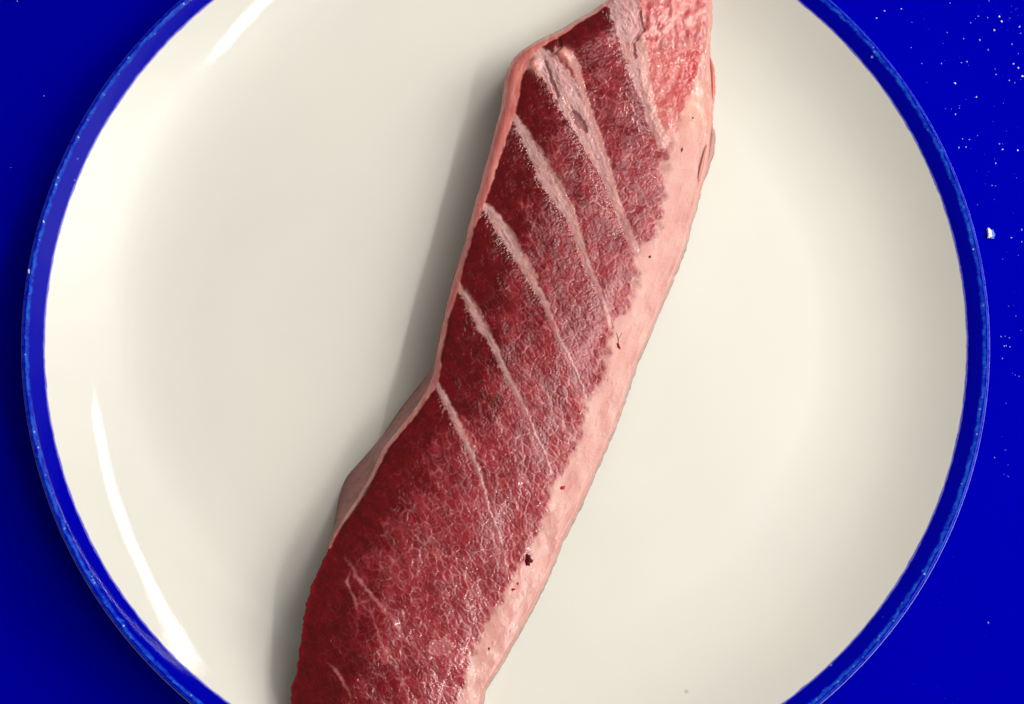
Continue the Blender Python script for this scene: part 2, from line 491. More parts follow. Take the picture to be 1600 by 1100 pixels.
# torn, frayed tissue at the very top right
torn = sstep(70 + 22 * fbm(X / 20, Y / 20, 33, 3) - (Y - 0.25 * (1050 - X)) , -14, 14) * sstep(X, 985, 1010) 
up_red = sstep(seg, 5.4, 5.6) * (1 - torn)

# --- colour
dark = lin(88, 0, 5); mid = lin(120, 5, 20); pinkm = lin(176, 66, 74); web = lin(210, 132, 130)
fatc = lin(210, 148, 138); fatp = lin(213, 160, 148); fats = lin(206, 132, 124)
sepc = lin(228, 178, 173); sepg = lin(196, 152, 156); memc = lin(208, 118, 110); memd = lin(190, 88, 86)
redu = lin(190, 58, 62)
def mixc(c, d, m):
    return c + (np.asarray(d) - c) * m[..., None]

n_big = fbm(N_ / 34, A_ / 60, 50, 3)
n_mid = fbm(N_ / 9, A_ / 15, 51, 4, 0.6)
n_fine = fbm(X / 3.6, Y / 3.6, 52, 3, 0.65)
vv = V
left_dark = 1 - sstep(dl + 22 * n_big + 8 * n_mid, 16, 105 + 50 * sstep(Y, 850, 1020))
fatty = np.clip(0.30 + 0.62 * sstep(vv, 0.10, 0.75) - 0.85 * left_dark + 0.55 * n_big, 0, 1)
fatty = np.clip(fatty + 0.25 * sstep(Y, 560, 760) * (1 - left_dark) - 0.25 * sstep(Y, 960, 1100) * (1 - sstep(vv, 0.45, 0.9)), 0, 1)
# webs of fat between fibre bundles
n_w = fbm(X / 7, Y / 7, 45, 2); n_w2 = fbm(X / 7, Y / 7, 46, 2)
Nw = 0.88 * X - 0.48 * Y + 4.0 * fbm(X / 22, Y / 22, 45, 2) + 1.3 * n_w; Aw = 0.48 * X + 0.88 * Y + 4.0 * fbm(X / 22, Y / 22, 46, 2) + 1.3 * n_w2
w1a, w1b, wid1 = worley(Nw / 11.5, Aw / 19, 42)
w4a, w4b, wid4 = worley(Nw / 6.8, Aw / 12.5, 39)
pick4 = sstep(fbm(X / 28, Y / 36, 35, 3), -0.12, 0.12)
w2a, w2b, wid2 = worley(Nw / 7.5, Aw / 11.5, 43)
web1 = (1 - sstep(w1b - w1a, 0.01, 0.14 + 0.16 * sstep(n_mid, -0.4, 0.5))) * (1 - 0.35 * pick4) + (1 - sstep(w4b - w4a, 0.01, 0.22)) * pick4 * 0.35
web1 = web1 * np.clip(0.75 + 0.9 * fbm(X / 8, Y / 8, 34, 2), 0.1, 1.2)
web2 = 1 - sstep(w2b - w2a, 0.00, 0.55)
def ridged(sx, sy, s, wdt):
    return np.clip(1 - np.abs(vnoise(Nw / sx, Aw / sy, s)) / wdt, 0, 1)
rid1 = ridged(13, 34, 47, 0.10); rid2 = ridged(6, 13, 48, 0.16); rid3 = ridged(22, 26, 49, 0.05)
gate = sstep(fbm(X / 22, Y / 26, 40, 3), -0.22, 0.28)
lobe = 1 - sstep(c2 - c1, 0.03, 0.22)
near_fat = np.exp(np.minimum(fat_d, 0) / 34.0) * (1 - sstep(fat_d, -1, 3)) * sstep(Y, 180, 260)
haze = sstep(fatty + 0.30 * n_big + 0.22 * n_mid, 0.25, 1.05)
col = np.zeros(X.shape + (3,)) + dark
col = mixc(col, mid, np.clip(0.05 + 0.95 * fatty + 0.40 * n_mid, 0, 1))
col = mixc(col, lin(160, 34, 48), near_fat * 0.65)
col = mixc(col, pinkm, np.clip(haze * (0.25 + 0.05 * n_fine + 0.12 * web2 * gate), 0, 1))
lines = np.clip(1.35 * web1 * (0.10 + 0.42 * fatty + 0.55 * near_fat) * (0.25 + 0.85 * gate)
                + rid1 * (0.10 + 0.40 * fatty) * (0.25 + 0.75 * gate) + 0.4 * rid3 * (0.2 + 0.6 * fatty), 0, 1)
webm = lines * (1 - 0.80 * left_dark)
col = mixc(col, web, webm * 0.70)
col = mixc(col, lin(204, 112, 110), 0.75 * lobe * np.exp(np.minimum(fat_d, 0) / 11.0) * (1 - left_dark))
fleck = sstep(vnoise(X / 2.6, Y / 3.2, 38), 0.34, 0.66)
col = mixc(col, web, fleck * (0.02 + 0.09 * fatty))
col = col * (0.78 + 0.36 * wid1[..., None] * (1 - webm[..., None]) + 0.08 * webm[..., None])
# the top-right block is lighter and rosier
colu = mixc(np.zeros_like(col) + redu, fatc, np.clip(0.22 + 0.38 * sstep(n_mid, -0.4, 0.6) + 0.45 * web1 * sstep(n_big, -0.3, 0.3) + 0.25 * sstep(Y, 150, 215) - 0.35 * sstep(X + 0.6 * (Y - 100), 1060, 1085) * sstep(110, 80, Y), 0, 1))
col = mixc(col, colu, up_red)
tornc = mixc(np.zeros_like(col) + lin(206, 112, 112), lin(218, 146, 136), sstep(fbm(X / 12, Y / 22, 57, 3), -0.2, 0.35))
tornc = mixc(tornc, lin(176, 46, 60), 0.75 * sstep(fbm(X / 15, Y / 24, 58, 4), 0.08, 0.40))
tornc = mixc(tornc, lin(120, 20, 40), 0.7 * sstep(fbm(X / 11, Y / 17, 64, 4), 0.26, 0.5))
col = mixc(col, tornc, torn)
col = mixc(col, lin(206, 128, 126), thr * (1 - fat))
# septa with lengthwise strands
strand = fbm(N_ / 3.0, A_ / 26, 53, 3, 0.6)
sc_col = mixc(np.zeros_like(col) + sepc, sepg, np.clip(sstep(strand, -0.15, 0.45) * sstep(sep_w, 9, 26) * 1.15 * sstep(vv, 1.0, 0.35), 0, 1))
sc_col = mixc(sc_col, lin(150, 62, 72), 0.65 * sstep(-strand, 0.12, 0.5) * sstep(sep_w, 12, 34))
sc_col = mixc(sc_col, lin(226, 160, 150), sstep(vnoise(N_ / 7, A_ / 40, 59), 0.1, 0.5) * 0.8)
col = mixc(col, sc_col, np.clip(sep_m * (0.46 + 0.40 * sstep(sep_w, 4, 15)) * (0.80 + 0.85 * np.clip(strand + 0.15, -0.4, 0.35)) * (1 - 0.38 * sstep(sep_f, 0.45, 1.0)), 0, 1))
ridge = np.zeros(X.shape)
for S in ([(872, 78, 10), (888, 86, 13), (901, 108, 13), (911, 150, 12), (928, 200, 11), (946, 248, 11), (957, 288, 9), (968, 330, 7)],
          [(1002, 40, 8), (1004, 80, 15), (1007, 118, 15), (1015, 154, 13), (1024, 190, 11), (1034, 214, 8)],
          [(822, 200, 4), (850, 246, 6), (872, 286, 7), (893, 326, 7), (908, 372, 7)], [(770, 326, 4), (798, 362, 6), (820, 404, 6), (838, 434, 6)],
          [(728, 452, 3), (746, 484, 5), (764, 518, 5), (780, 552, 5)], [(796, 108, 5), (822, 104, 8), (834, 100, 9)]):
    d, wd, run = poly_dist(wx, wy, S)
    ridge = np.maximum(ridge, sstep(wd / 2 - d, -2.5, 2.5) * sstep(wd, 2, 12) ** 0.5)
col = mixc(col, lin(222, 164, 154), ridge * 0.6 * (1 - fat))
# fat
fc = mixc(np.zeros_like(col) + fatc, fatp, sstep(fbm(X / 26, Y / 44, 54, 3), -0.2, 0.4))
fc = mixc(fc, fats, 0.40 * sstep(fbm(X / 18, Y / 30, 55, 3), 0.05, 0.5))
fc = mixc(fc, lin(236, 176, 146), 0.6 * np.exp(-(((X - 1085) / 22) ** 2 + ((Y - 165) / 40) ** 2)))
fc = mixc(fc, lin(192, 150, 140), 0.55 * sstep(xr[:, None] - X, 9, 1) * sstep(fbm(X / 6, Y / 14, 56, 3), -0.25, 0.25) * sstep(Y, 220, 300))
dr = xrs[:, None] - X
fc = mixc(fc, lin(218, 172, 162), 0.55 * sstep(fbm(dr / 4.0, Y / 70, 65, 3), 0.05, 0.4) * (1 - sstep(dr, 8, 34)))
fc = mixc(fc, lin(196, 120, 112), 0.40 * sstep(fbm(dr / 5.0, Y / 60, 66, 3), 0.12, 0.45) * (1 - sstep(dr, 12, 50)))
col = mixc(col, fc, fat)
col = mixc(col, lin(134, 2, 18), 0.5 * sstep(9 - dl + 6 * n_mid, 0, 9) * sstep(Y, 700, 880))  # red rim: light scattering through the thin edge, painted into the colour
# membrane rim on the left
mc = mixc(np.zeros_like(col) + memc, memd, 0.7 * sstep(fbm(X / 14, Y / 50, 61, 3), -0.15, 0.45))
mc = mixc(mc, lin(232, 160, 146), 0.45 * sstep(fbm((X + 0.35 * Y) / 8, (Y - 0.3 * X) / 60, 62, 2), 0.0, 0.5))
col = mixc(col, mc, membr)
knob = np.exp(-(((X - 836) / 8) ** 2 + ((Y - 101) / 9) ** 2)) + np.exp(-(((X - 880) / 11) ** 2 + ((Y - 86) / 9) ** 2)) * 0.9
col = mixc(col, lin(232, 150, 136), np.clip(knob, 0, 1) * 0.85)
pr = np.hypot((X - 686) / 22, (Y - 1012) / 15) + 0.45 * fbm(X / 16, Y / 16, 67, 3)
patch = sstep(1 - pr, -0.08, 0.22) * (0.6 + 0.5 * sstep(np.abs(1 - pr), 0.35, 0.05))
col = mixc(col, lin(196, 120, 124), patch * 0.62)

# --- height (metres above the plate floor)
VK = np.linspace(0, 1, 101); HK = np.interp(VK, [0, 0.05, 0.3, 0.6, 0.85, 1.0], [0.0212, 0.0220, 0.0228, 0.0220, 0.0204, 0.0188])
HK = np.convolve(np.pad(HK, 8, 'edge'), np.hanning(19)[1:-1] / np.hanning(19).sum(), 'valid')
Vs = np.clip((X - xls[:, None]) / (xrs - xls)[:, None], 0, 1)
H = np.interp(Vs, VK, HK)
roll = np.clip(1 - dl / 14.0, 0, 1) * (1 - 0.95 * sstep(Y, 800, 870))
H = H - 0.0017 * roll ** 2 - 0.0006 * np.clip(1 - (xrs[:, None] - X) / 5.0, 0, 1) ** 2
H = H * (1 - 0.10 * sstep(Y, 30, -58))
mm = 0.001
disp = np.zeros(X.shape)
disp += 0.55 * mm * fbm(X / 70, Y / 90, 70, 3)
blk = 1 - np.maximum(np.maximum(sep_m, fat), membr)
spk = np.clip(0.22 + 0.9 * fbm(X / 26, Y / 34, 36, 3) + 1.0 * sstep(edge_slope, 0.12, 0.6) * (1 - sep_m), 0.05, 1.4)
disp -= 0.65 * mm * edge_slope * (1 - fat)
disp += sep_m * (mm * (0.16 * strand + 0.05 * vnoise(X / 3.6, Y / 4.8, 82)) * sstep(sep_w, 5, 20) + 0.10 * mm * sep_core)
disp += blk * mm * (0.10 * n_mid + 0.085 * spk * vnoise(X / 3.2, Y / 3.8, 71) + 0.035 * spk * vnoise(X / 2.0, Y / 2.3, 72))
disp += blk * mm * (-0.09 * web1 * fatty + 0.02 * web2)
disp += 0.07 * mm * thr
disp += fat * mm * (0.05 * fbm(X / 22, Y / 36, 73, 2) + 0.09 * np.clip(vnoise(X / 6, Y / 9, 74) - 0.3, 0, 1) + 0.008 * vnoise(X / 2.4, Y / 2.6, 75))
disp += torn * mm * (0.9 * fbm(X / 17, Y / 25, 76, 2, 0.5) + 0.10 * gate * vnoise(X / 4.5, Y / 6, 77))
disp += up_red * mm * (0.24 * fbm(X / 15, Y / 16, 78, 2) + 0.07 * gate * vnoise(X / 4, Y / 4.4, 79)) * (1 - 0.8 * fat)
disp += membr * mm * (0.10 + 0.10 * fbm(X / 6, Y / 40, 80, 3))
disp += knob * 1.3 * mm + ridge * 0.12 * mm
disp += patch * 0.22 * mm
wide6 = (sep_id == 4) * sstep(sep_w, 24, 50) + (sep_id == 5) * sstep(sep_w, 30, 55)
disp += wide6 * sep_m * mm * (0.55 * fbm(N_ / 12, A_ / 24, 81, 3, 0.5))
# deeper creases in the broad torn septa
for S in ([(1000, 20, 4), (1004, 46, 5), (990, 66, 4), (992, 90, 3)], [(872, 60, 4), (874, 76, 5), (868, 84, 3)], [(896, 176, 6), (908, 192, 8), (916, 204, 4)], [(852, 96, 3), (864, 130, 4), (872, 150, 3)]):
    d, wd, run = poly_dist(wx, wy, S)
    g = sstep(wd - d, 0, 2.5)
    disp -= 0.7 * mm * g; col = mixc(col, lin(120, 34, 44), g * 0.55)

# --- wetness per vertex (roughness)
rough = np.full(X.shape, 0.10)
rough = rough + 0.06 * n_mid
rough = rough * (1 - fat) + fat * (0.19 + 0.1 * fbm(X / 12, Y / 18, 37, 2))
rough = rough * (1 - 0.3 * sep_m) * (1 - 0.25 * membr)
rough = rough * (1 - 0.35 * np.maximum(torn, up_red))
rough = np.clip(rough, 0.07, 0.5)

ZT = ZF + H + disp
TOP = at(X, Y, ZF + H)
TOP[..., 2] += disp
# --- side walls and bottom
def wall(top_row, zt, xb, yb, n, bulge, side):
    base = at(xb, yb, np.full(NY, ZF + 0.0006))
    s = np.linspace(0, 1, n + 1)[1:]
    out = np.zeros((NY, n, 3))
    tang = np.gradient(top_row[:, :2], axis=0); nrm = np.stack([tang[:, 1], -tang[:, 0]], 1) * side
    nrm /= np.linalg.norm(nrm, axis=1, keepdims=True) + 1e-12
    for i, a in enumerate(s):
        e = a ** 1.15
        xy = top_row[:, :2] * (1 - e) + base[:, :2] * e + nrm * (bulge * math.sin(math.pi * min(1, a)) ** 0.8)[:, None]
        z = zt * (1 - a) + (ZF + 0.0006) * a
        out[:, i, :2] = xy; out[:, i, 2] = z
    return out
xb = smooth_interp(ys, B_PTS, 18)
# outward is -x on the left
lb = (0.0009 + 0.0006 * fbm(ys / 40, ys * 0 + 2.2, 90, 2)) * (1 - 0.85 * sstep(ys, 840, 890))
TL = wall(TOP[:, 0], TOP[:, 0, 2], xb, ys, NW, lb, 1.0)
ctr = (TOP[:, 0, :2] + TOP[:, -1, :2]) / 2
if ((TL[NY // 2, NW // 2, :2] - ctr[NY // 2]) @ (TOP[NY // 2, 0, :2] - ctr[NY // 2])) < ((TOP[NY // 2, 0, :2] - ctr[NY // 2]) ** 2).sum() * 0.9:
    TL = wall(TOP[:, 0], TOP[:, 0, 2], xb, ys, NW, lb, -1.0)
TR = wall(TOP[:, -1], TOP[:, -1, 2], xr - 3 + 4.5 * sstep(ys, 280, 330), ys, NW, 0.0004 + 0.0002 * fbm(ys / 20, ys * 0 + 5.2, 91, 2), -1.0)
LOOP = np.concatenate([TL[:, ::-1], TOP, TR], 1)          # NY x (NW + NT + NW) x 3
nl = LOOP.shape[1]
wl_n = fbm(np.broadcast_to(np.arange(NW) / 7.0, (NY, NW)), np.broadcast_to(ys[:, None] / 24, (NY, NW)), 92, 3)
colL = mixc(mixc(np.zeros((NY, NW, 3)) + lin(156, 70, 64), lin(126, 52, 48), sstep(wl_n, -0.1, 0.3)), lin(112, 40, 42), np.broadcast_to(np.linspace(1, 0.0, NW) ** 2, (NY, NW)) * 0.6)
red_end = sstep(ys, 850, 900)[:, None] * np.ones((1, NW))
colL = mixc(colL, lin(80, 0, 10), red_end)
up_pale = sstep(ys, 130, 90)[:, None] * np.ones((1, NW))
colL = mixc(colL, lin(196, 136, 122), up_pale * 0.7)
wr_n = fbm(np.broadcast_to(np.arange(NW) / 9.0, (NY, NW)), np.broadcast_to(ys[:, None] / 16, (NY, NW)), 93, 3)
colR = mixc(mixc(np.zeros((NY, NW, 3)) + lin(206, 148, 136), lin(150, 132, 124), sstep(wr_n, -0.15, 0.2)), lin(84, 78, 72), np.broadcast_to(np.linspace(0, 1, NW) ** 0.8, (NY, NW)) * 0.85)  # grey skin, darkened towards its base as a painted contact shadow
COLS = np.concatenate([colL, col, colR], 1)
ROUG = np.concatenate([np.full((NY, NW), 0.5), rough, np.full((NY, NW), 0.38)], 1)
# normals from the whole sheet, so that neighbouring parts shade without a seam
du = np.gradient(LOOP, axis=1); dv = np.gradient(LOOP, axis=0)
NRM = np.cross(dv, du); NRM /= np.linalg.norm(NRM, axis=2, keepdims=True) + 1e-15
if NRM[NY // 2, nl // 2, 2] < 0: NRM = -NRM

# part of every quad
P_MEM, P_FAT, P_SKIN, P_TORN = 100, 101, 102, 103
part = np.zeros((NY, nl), int)
pt = seg.copy()
pt = np.where(sep_m > 0.5, 20 + sep_id, pt)
pt = np.where(torn > 0.5, P_TORN, pt)
pt = np.where(fat > 0.5, P_FAT, pt)
pt = np.where(membr > 0.5, P_MEM, pt)
part[:, NW:NW + NT_] = pt
part[:, :NW] = P_MEM
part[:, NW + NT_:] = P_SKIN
fp = part[:-1, :-1]

def mat_flesh(name, sss, radius, micro, spec=0.5, coat=0.0):
    k = NT(name); b = k.b
    a = k.n("ShaderNodeAttribute", attribute_name="flesh_colour").outputs["Color"]
    r = k.n("ShaderNodeAttribute", attribute_name="wet_rough").outputs["Fac"]
    co = k.n("ShaderNodeTexCoord").outputs["Object"]
    grain = k.noise(co, 2600.0, 3.0, 0.65)
    grain2 = k.noise(co, 900.0, 2.0, 0.6)
    c = k.mix(1.0, a, k.mix(grain, (0.72, 0.72, 0.72, 1), (1.25, 1.25, 1.25, 1)), 'MULTIPLY')
    k.l(c, b.inputs["Base Color"])
    k.l(k.math('MULTIPLY_ADD', k.math('SUBTRACT', grain2, 0.5), 0.20, r, clamp=True), b.inputs["Roughness"])
    b.inputs["Specular IOR Level"].default_value = spec
    b.inputs["Subsurface Weight"].default_value = sss
    b.inputs["Subsurface Radius"].default_value = radius
    b.inputs["Subsurface Scale"].default_value = 1.0
    if coat:
        b.inputs["Coat Weight"].default_value = coat; b.inputs["Coat Roughness"].default_value = 0.12
    k.l(k.bump(k.math('ADD', grain, grain2), micro, 0.00035), b.inputs["Normal"])
    return k.m

M_MUS = mat_flesh("red_flesh", 0.10, (0.0012, 0.0003, 0.0002), 0.04, 0.45)
M_SEP = mat_flesh("connective_tissue", 0.15, (0.0018, 0.0007, 0.0005), 0.14, 0.62)
M_FAT = mat_flesh("pink_fat", 0.35, (0.0030, 0.0014, 0.0010), 0.06, 0.33)
M_MEM = mat_flesh("wet_membrane", 0.30, (0.0026, 0.0010, 0.0008), 0.08, 0.5)
M_BLOOD = mat_flesh("dark_blood", 0.0, (0.001, 0.0003, 0.0002), 0.05, 0.08)
M_SKIN = mat_flesh("grey_skin", 0.15, (0.0020, 0.0010, 0.0008), 0.40, 0.5)

slab = empty("tuna_slab", tuple(at(790.0, 600.0, ZF)))
slab_loc = np.array(slab.location)
tag(slab, "long slab of marbled red tuna belly lying across the plate", "fish")

def sheet_part(name, mask, mat, label=None):
    """one mesh from the quads in mask"""
    qi, qj = np.nonzero(mask)
    if len(qi) == 0: return None
    i0 = qi * nl + qj
    F = np.stack([i0, i0 + 1, i0 + nl + 1, i0 + nl], 1)
    used, inv = np.unique(F.ravel(), return_inverse=True)
    F = inv.reshape(-1, 4)
    v = LOOP.reshape(-1, 3)[used] - slab_loc
    me = bpy.data.meshes.new(name)
    nv, nf = len(v), len(F)
    me.vertices.add(nv); me.vertices.foreach_set("co", v.astype(np.float32).ravel())
    # orientation: outward
    a, b2, c2 = v[F[:, 0]], v[F[:, 1]], v[F[:, 2]]
    fn = np.cross(b2 - a, c2 - a)
    if (fn * NRM.reshape(-1, 3)[used][F[:, 0]]).sum() < 0: F = F[:, ::-1]
    me.loops.add(nf * 4); me.loops.foreach_set("vertex_index", F.astype(np.int32).ravel())
    me.polygons.add(nf); me.polygons.foreach_set("loop_start", np.arange(0, nf * 4, 4, dtype=np.int32))
    me.polygons.foreach_set("use_smooth", np.ones(nf, bool))
    me.update(calc_edges=True)
    ca = me.attributes.new("flesh_colour", 'FLOAT_COLOR', 'POINT')
    cc = np.ones((nv, 4), np.float32); cc[:, :3] = np.clip(COLS.reshape(-1, 3)[used], 0, 1)
    ca.data.foreach_set("color", cc.ravel())
    ra = me.attributes.new("wet_rough", 'FLOAT', 'POINT')
    ra.data.foreach_set("value", ROUG.ravel()[used].astype(np.float32))
    me.normals_split_custom_set_from_vertices(NRM.reshape(-1, 3)[used].tolist())
    me.materials.append(mat)
    o = bpy.data.objects.new(name, me); C.objects.link(o); o.parent = slab
    if label: o["label"] = label
    return o

for s in range(7):
    sheet_part("muscle_block", fp == s, M_MUS)
for s in range(6):
    sheet_part("connective_band", fp == 20 + s, M_SEP)
sheet_part("fat_layer", fp == P_FAT, M_FAT, "pale pink fat along the right side")
sheet_part("membrane_edge", fp == P_MEM, M_MEM, "smooth pink membrane on the left side")
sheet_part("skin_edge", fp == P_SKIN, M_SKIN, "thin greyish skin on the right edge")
sheet_part("frayed_tissue", fp == P_TORN, M_SEP, "wet frayed tissue at the top corner")

def plain_part(name, verts, faces, mat, colour, rough=0.35, parent=None, smooth=True, label=None):
    o = mesh_obj(name, verts, faces, mat, parent or slab, smooth)
    n = len(verts)
    ca = o.data.attributes.new("flesh_colour", 'FLOAT_COLOR', 'POINT')
    cc = np.ones((n, 4), np.float32); cc[:, :3] = colour
    ca.data.foreach_set("color", cc.ravel())
    ra = o.data.attributes.new("wet_rough", 'FLOAT', 'POINT')
    ra.data.foreach_set("value", np.full(n, rough, np.float32))
    if label: o["label"] = label
    return o

# bottom sheet and end cuts close the slab
bl = LOOP[::10, 0] - slab_loc; br = LOOP[::10, -1] - slab_loc
nb = len(bl)
plain_part("underside", np.concatenate([bl, br]), [(i, i + 1, nb + i + 1, nb + i) for i in range(nb - 1)], M_MEM, lin(190, 120, 112))
for row in (0, -1):
    lp = LOOP[row, ::4] - slab_loc
    ctr3 = lp.mean(0)
    n = len(lp)
    vv_ = np.concatenate([lp, ctr3[None]])
    fs = [(i, (i + 1) % n, n) for i in range(n)]
    if row == -1: fs = [f[::-1] for f in fs]
    plain_part("end_cut", vv_, fs, M_MUS, lin(150, 30, 44), smooth=False)

# height of the finished cut face under a photo pixel
def surf(px, py):
    j = int(np.clip(round((py - Y0) / (Y1 - Y0) * (NY - 1)), 0, NY - 1))
    i = int(np.clip(round((px - xl[j]) / (xr[j] - xl[j]) * (NT_ - 1)), 0, NT_ - 1))
    return TOP[j, i] - slab_loc, NRM[j, i + NW]
PXM = 0.000168

def blob(name, px, py, rx, ry, h, colour, ang=0.0, seed=0, rough=0.25, mat=None, jag=0.35, label=None):
    """an irregular flattened clot lying on the face"""
    r = random.Random(seed)
    c, _ = surf(px, py)
    n = 18; rings = 4
    verts = [(c[0], c[1], c[2] + h)]; faces = []
    prof = [1 + jag * (r.random() - 0.5) * 2 for _ in range(n)]
    for k in range(1, rings + 1):
        f = k / rings
        for a in range(n):
            t = 2 * math.pi * a / n
            rr = f * (1 + (prof[a] - 1) * f)
            x = rx * PXM * rr * math.cos(t); y = ry * PXM * rr * math.sin(t)
            xx = x * math.cos(ang) - y * math.sin(ang); yy = x * math.sin(ang) + y * math.cos(ang)
            z = h * math.sqrt(max(0, 1 - f * f)) - 0.00015 * (f > 0.99) + 0.00008 * (r.random() - 0.5)
            verts.append((c[0] + xx, c[1] + yy, c[2] + z))
    for a in range(n): faces.append((0, 1 + a, 1 + (a + 1) % n))
    for k in range(rings - 1):
        for a in range(n):
            b2 = (a + 1) % n
            faces.append((1 + k * n + a, 1 + (k + 1) * n + a, 1 + (k + 1) * n + b2, 1 + k * n + b2))
    return plain_part(name, verts, faces, mat or M_BLOOD, colour, rough, label=label)

blob("blood_spot", 823, 874, 7.5, 10, 0.00014, lin(78, 0, 8), 0.3, 3, 0.3, label="largest dark red blood spot")
blob("blood_spot", 966, 540, 2.6, 6, 0.0003, lin(150, 8, 18), 0.2, 4)
blob("blood_spot", 1015, 402, 2.4, 2.6, 0.0002, lin(120, 20, 26), 0, 5)
blob("blood_spot", 879, 762, 4.5, 3.2, 0.0002, lin(190, 24, 36), 0.4, 6)
blob("blood_spot", 801, 921, 3.6, 2.4, 0.0002, lin(176, 20, 32), 0.2, 7)
blob("blood_spot", 809, 912, 2.0, 2.2, 0.0002, lin(176, 20, 32), 0, 8)
blob("blood_spot", 1066, 235, 1.8, 4.6, 0.0002, lin(84, 24, 24), -0.2, 9)
blob("blood_spot", 764, 1013, 2.0, 2.4, 0.0002, lin(120, 50, 50), 0, 10)
blob("blood_spot", 1083, 184, 1.8, 1.8, 0.0002, lin(110, 50, 40), 0, 12)

def strip(name, pts, w, h, mat, colour, rough=0.3, seed=0, label=None):
    """a rounded ribbon following px points (x, y, z above floor or None for the face)"""
    r = random.Random(seed)
    # resample
    P = np.array([[p[0], p[1]] for p in pts], float)
    Z = np.array([(surf(p[0], p[1])[0][2] + slab_loc[2] if p[2] is None else ZF + p[2]) for p in pts])
    d = np.r_[0, np.cumsum(np.hypot(*np.diff(P, axis=0).T))]
    m = max(8, int(d[-1] / 3)); q = np.linspace(0, d[-1], m)
    px = np.interp(q, d, P[:, 0]); py = np.interp(q, d, P[:, 1]); zz = np.interp(q, d, Z)
    W = at(px, py, zz) - slab_loc
    tg = np.gradient(W, axis=0); tg /= np.linalg.norm(tg, axis=1, keepdims=True)
    nside = np.stack([tg[:, 1], -tg[:, 0], 0 * tg[:, 0]], 1)
    ns = 10; verts = []; faces = []
    for i in range(m):
        f = math.sin(math.pi * (i + 0.4) / (m - 0.2)) ** 0.45
        ww = w * PXM * f * (1 + 0.25 * (r.random() - 0.5)); hh = h * f
        for a in range(ns):
            t = 2 * math.pi * a / ns
            verts.append(tuple(W[i] + nside[i] * (ww / 2 * math.cos(t)) + np.array([0, 0, hh * math.sin(t)])))
    for i in range(m - 1):
        for a in range(ns):
            b2 = (a + 1) % ns
            faces.append((i * ns + a, i * ns + b2, (i + 1) * ns + b2, (i + 1) * ns + a))
    faces.append(tuple(range(ns))[::-1]); faces.append(tuple((m - 1) * ns + a for a in range(ns)))
    return plain_part(name, verts, faces, mat, colour, rough, label=label)

# loose folds of skin on the right edge, and a hair-thin vessel
strip("skin_flap", [(1109, 90, 0.0180), (1113, 108, 0.0180), (1114, 138, 0.0180), (1113, 168, 0.0176)], 9, 0.0010, M_MEM, lin(212, 116, 106), seed=1)
strip("skin_flap", [(1110, 192, 0.0180), (1113, 214, 0.0176), (1109, 240, 0.0170), (1103, 262, 0.0166), (1098, 284, 0.0160)], 14, 0.0012, M_SKIN, lin(184, 134, 124), seed=2)
strip("skin_flap", [(1104, 226, 0.0188), (1098, 250, 0.0188), (1092, 276, 0.0186), (1091, 292, 0.0182)], 7, 0.0009, M_MEM, lin(206, 130, 118), seed=3)
strip("skin_flap", [(1093, 286, 0.0172), (1086, 318, 0.0172), (1076, 352, 0.0172), (1065, 396, 0.0170)], 6, 0.0008, M_MEM, lin(206, 142, 130), seed=4)
strip("blood_vessel", [(963, 520, None), (966, 530, None), (966, 540, None)], 1.2, 0.0001, M_MUS, lin(90, 20, 20), seed=5)
strip("blood_vessel", [(966, 530, None), (970, 524, None), (972, 519, None)], 1.0, 0.0001, M_MUS, lin(90, 30, 26), seed=6)

# ------------------------------------------------------------------ crumbs and flecks on the tabletop
def mat_simple(name, c, rough, spec=0.4):
    k = NT(name); b = k.b
    co = k.n("ShaderNodeTexCoord").outputs["Object"]
    n = k.noise(co, 1500.0, 3.0)
    k.l(k.mix(n, tuple(np.array(c) * 0.8) + (1,), tuple(np.minimum(1, np.array(c) * 1.1)) + (1,)), b.inputs["Base Color"])
    b.inputs["Roughness"].default_value = rough; b.inputs["Specular IOR Level"].default_value = spec
    k.l(k.bump(n, 0.3, 0.0003), b.inputs["Normal"])
    return k.m
M_WHITE = mat_simple("white_crumb", (0.82, 0.84, 0.90), 0.5)
M_FLAKE_SHADE = mat_simple("flake_shade_blue", (0.10, 0.22, 0.75), 0.5)  # bluish colour that paints the shaded side of the flake

def grain_geo(r, rad, flat, n=9, elong=1.0):
    """an irregular nugget resting on z = 0"""
    prof = [1 + 0.5 * (r.random() - 0.5) for _ in range(n)]
    verts = []; faces = []
    for k, (f, z) in enumerate(((0.8, 0.0), (1.0, 0.35), (0.7, 0.8))):
        for a in range(n):
            t = 2 * math.pi * a / n
            verts.append((rad * f * prof[a] * math.cos(t), rad * elong * f * prof[a] * math.sin(t), flat * (z + (0.15 * (r.random() - 0.5) if k else 0))))
    verts.append((0, 0, flat))
    for k in range(2):
        for a in range(n):
            b2 = (a + 1) % n
            faces.append((k * n + a, k * n + b2, (k + 1) * n + b2, (k + 1) * n + a))
    for a in range(n): faces.append((2 * n + a, 2 * n + (a + 1) % n, 3 * n))
    faces.append(tuple(range(n))[::-1])
    return verts, faces

TPX = 0.000182
r = random.Random(3)
fl = empty("paint_flake", tuple(at(1545.0, 365.0, 0.0003)))
tag(fl, "largest white flake on the blue tabletop right of the plate", "flake")
v, f = grain_geo(r, 4.6 * TPX, 0.0010, 11, 2.0); mesh_obj("white_chip", v, f, M_WHITE, fl, False)
v, f = grain_geo(r, 4.0 * TPX, 0.0005, 11, 1.8)
mesh_obj("flake_shade_side", [(a + 5.2 * TPX, b - 2 * TPX, c) for a, b, c in v], f, M_FLAKE_SHADE, fl, False)  # added bluish piece that stands in for the flake's shadow side

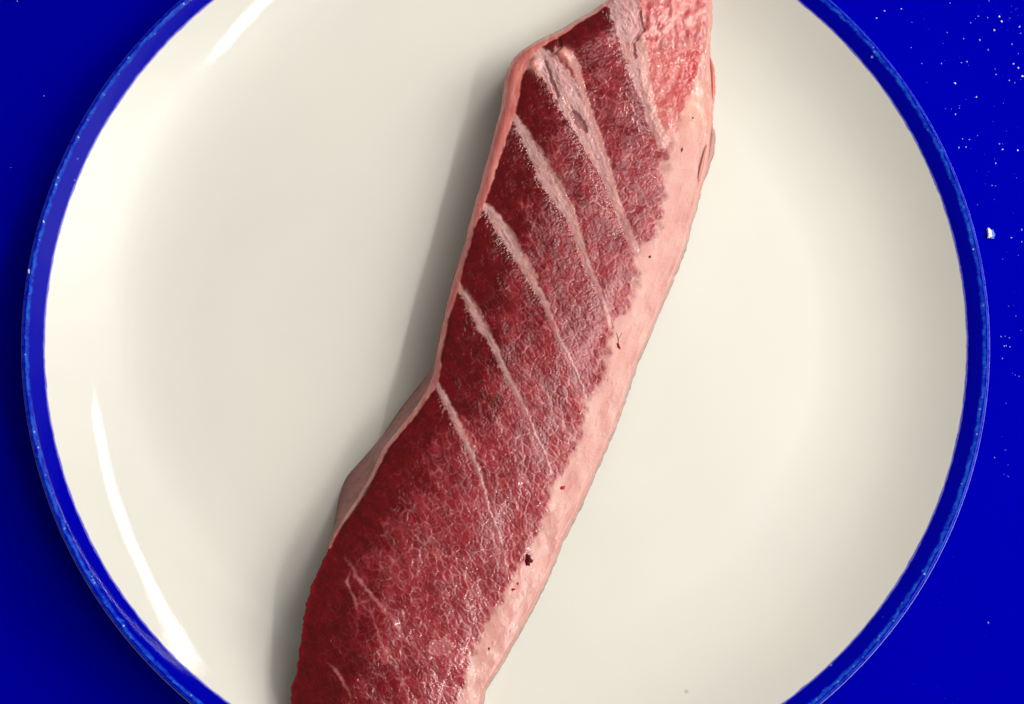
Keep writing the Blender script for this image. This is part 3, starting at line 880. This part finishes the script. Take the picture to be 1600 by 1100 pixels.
big = [(993, 72, 2.3), (1003, 92, 2.5), (972, 130, 2.2), (803, 358, 2.2), (895, 417, 2.0), (1055, 275, 1.9), (1075, 292, 2.0), (1093, 328, 2.3), (1080, 115, 1.8),
       (1073, 647, 2.0), (500, 47, 1.5), (467, 78, 1.5), (1007, 643, 1.8), (572, 38, 1.5)]
proto = []
for q in range(4):
    v, f = grain_geo(r, TPX, TPX * 1.1, 8, 1.0 + 0.5 * q / 3)
    me = bpy.data.meshes.new("crumb"); me.from_pydata(v, [], f); me.materials.append(M_WHITE); proto.append(me)
for i, (cx, cy, s) in enumerate(big):
    o = bpy.data.objects.new("crumb", proto[i % 4]); C.objects.link(o)
    o.location = at(1200 + cx * 0.3636, cy * 0.3636, 0.0001); o.scale = (s * 0.68, s * 0.68, s * 0.6); o.rotation_euler = (0, 0, r.random() * 6)
    tag(o, "tiny white crumb on the blue tabletop right of the plate", "crumb", "white crumbs right of the plate")

small = [(1048, 190), (1075, 230), (782, 13), (615, 205), (745, 273), (660, 273), (805, 492), (822, 465), (822, 455), (994, 618), (962, 797), (978, 702), (835, 597), (1090, 987),
         (1045, 1022), (1090, 1040), (840, 167), (910, 172), (870, 98), (903, 70), (770, 140), (1085, 143), (943, 76), (950, 4), (1036, 346), (1060, 355), (980, 320), (975, 297),
         (945, 215), (830, 270), (855, 265), (820, 635), (850, 632), (865, 600), (900, 880)]
pts = [(1200 + a * 0.3636, b * 0.3636, 0.6 + 0.6 * r.random()) for a, b in small]
for _ in range(50):
    x = 1420 + 178 * r.random() ** 0.7; y = 360 * r.random() ** 1.2
    if math.hypot(x - 791, y - 545) > 775: pts.append((x, y, 0.2 + 0.4 * r.random() ** 2))
pts += [(1564, 526, 0.9), (1577, 528, 0.8), (1569, 541, 0.9), (1572, 540, 0.9), (1578, 542, 0.8), (1587, 494, 0.6), (1566, 560, 0.7), (1592, 588, 0.7), (1586, 586, 0.6),
        (1554, 715, 0.7), (1544, 973, 0.9), (69, 150, 0.9), (27, 2, 0.9), (17, 262, 0.6)]
for _ in range(40):
    x = 1500 + 100 * r.random(); y = 360 + 400 * r.random()
    if math.hypot(x - 791, y - 545) > 775: pts.append((x, y, 0.2 + 0.3 * r.random()))
av, af = [], []
for x, y, s in pts:
    v, f = grain_geo(r, s * TPX * 1.15, s * TPX * 0.9, 6, 0.8 + 0.6 * r.random())
    c = at(x, y, 0.0001); b0 = len(av)
    av += [(a + c[0], b + c[1], d + c[2]) for a, b, d in v]; af += [tuple(i + b0 for i in q) for q in f]
dust = mesh_obj("white_dust", av, af, mat_simple("white_dust", (0.30, 0.40, 0.80), 0.6), None, False)
tag(dust, "fine pale dust flecks scattered over the blue tabletop", "dust", kind="stuff")
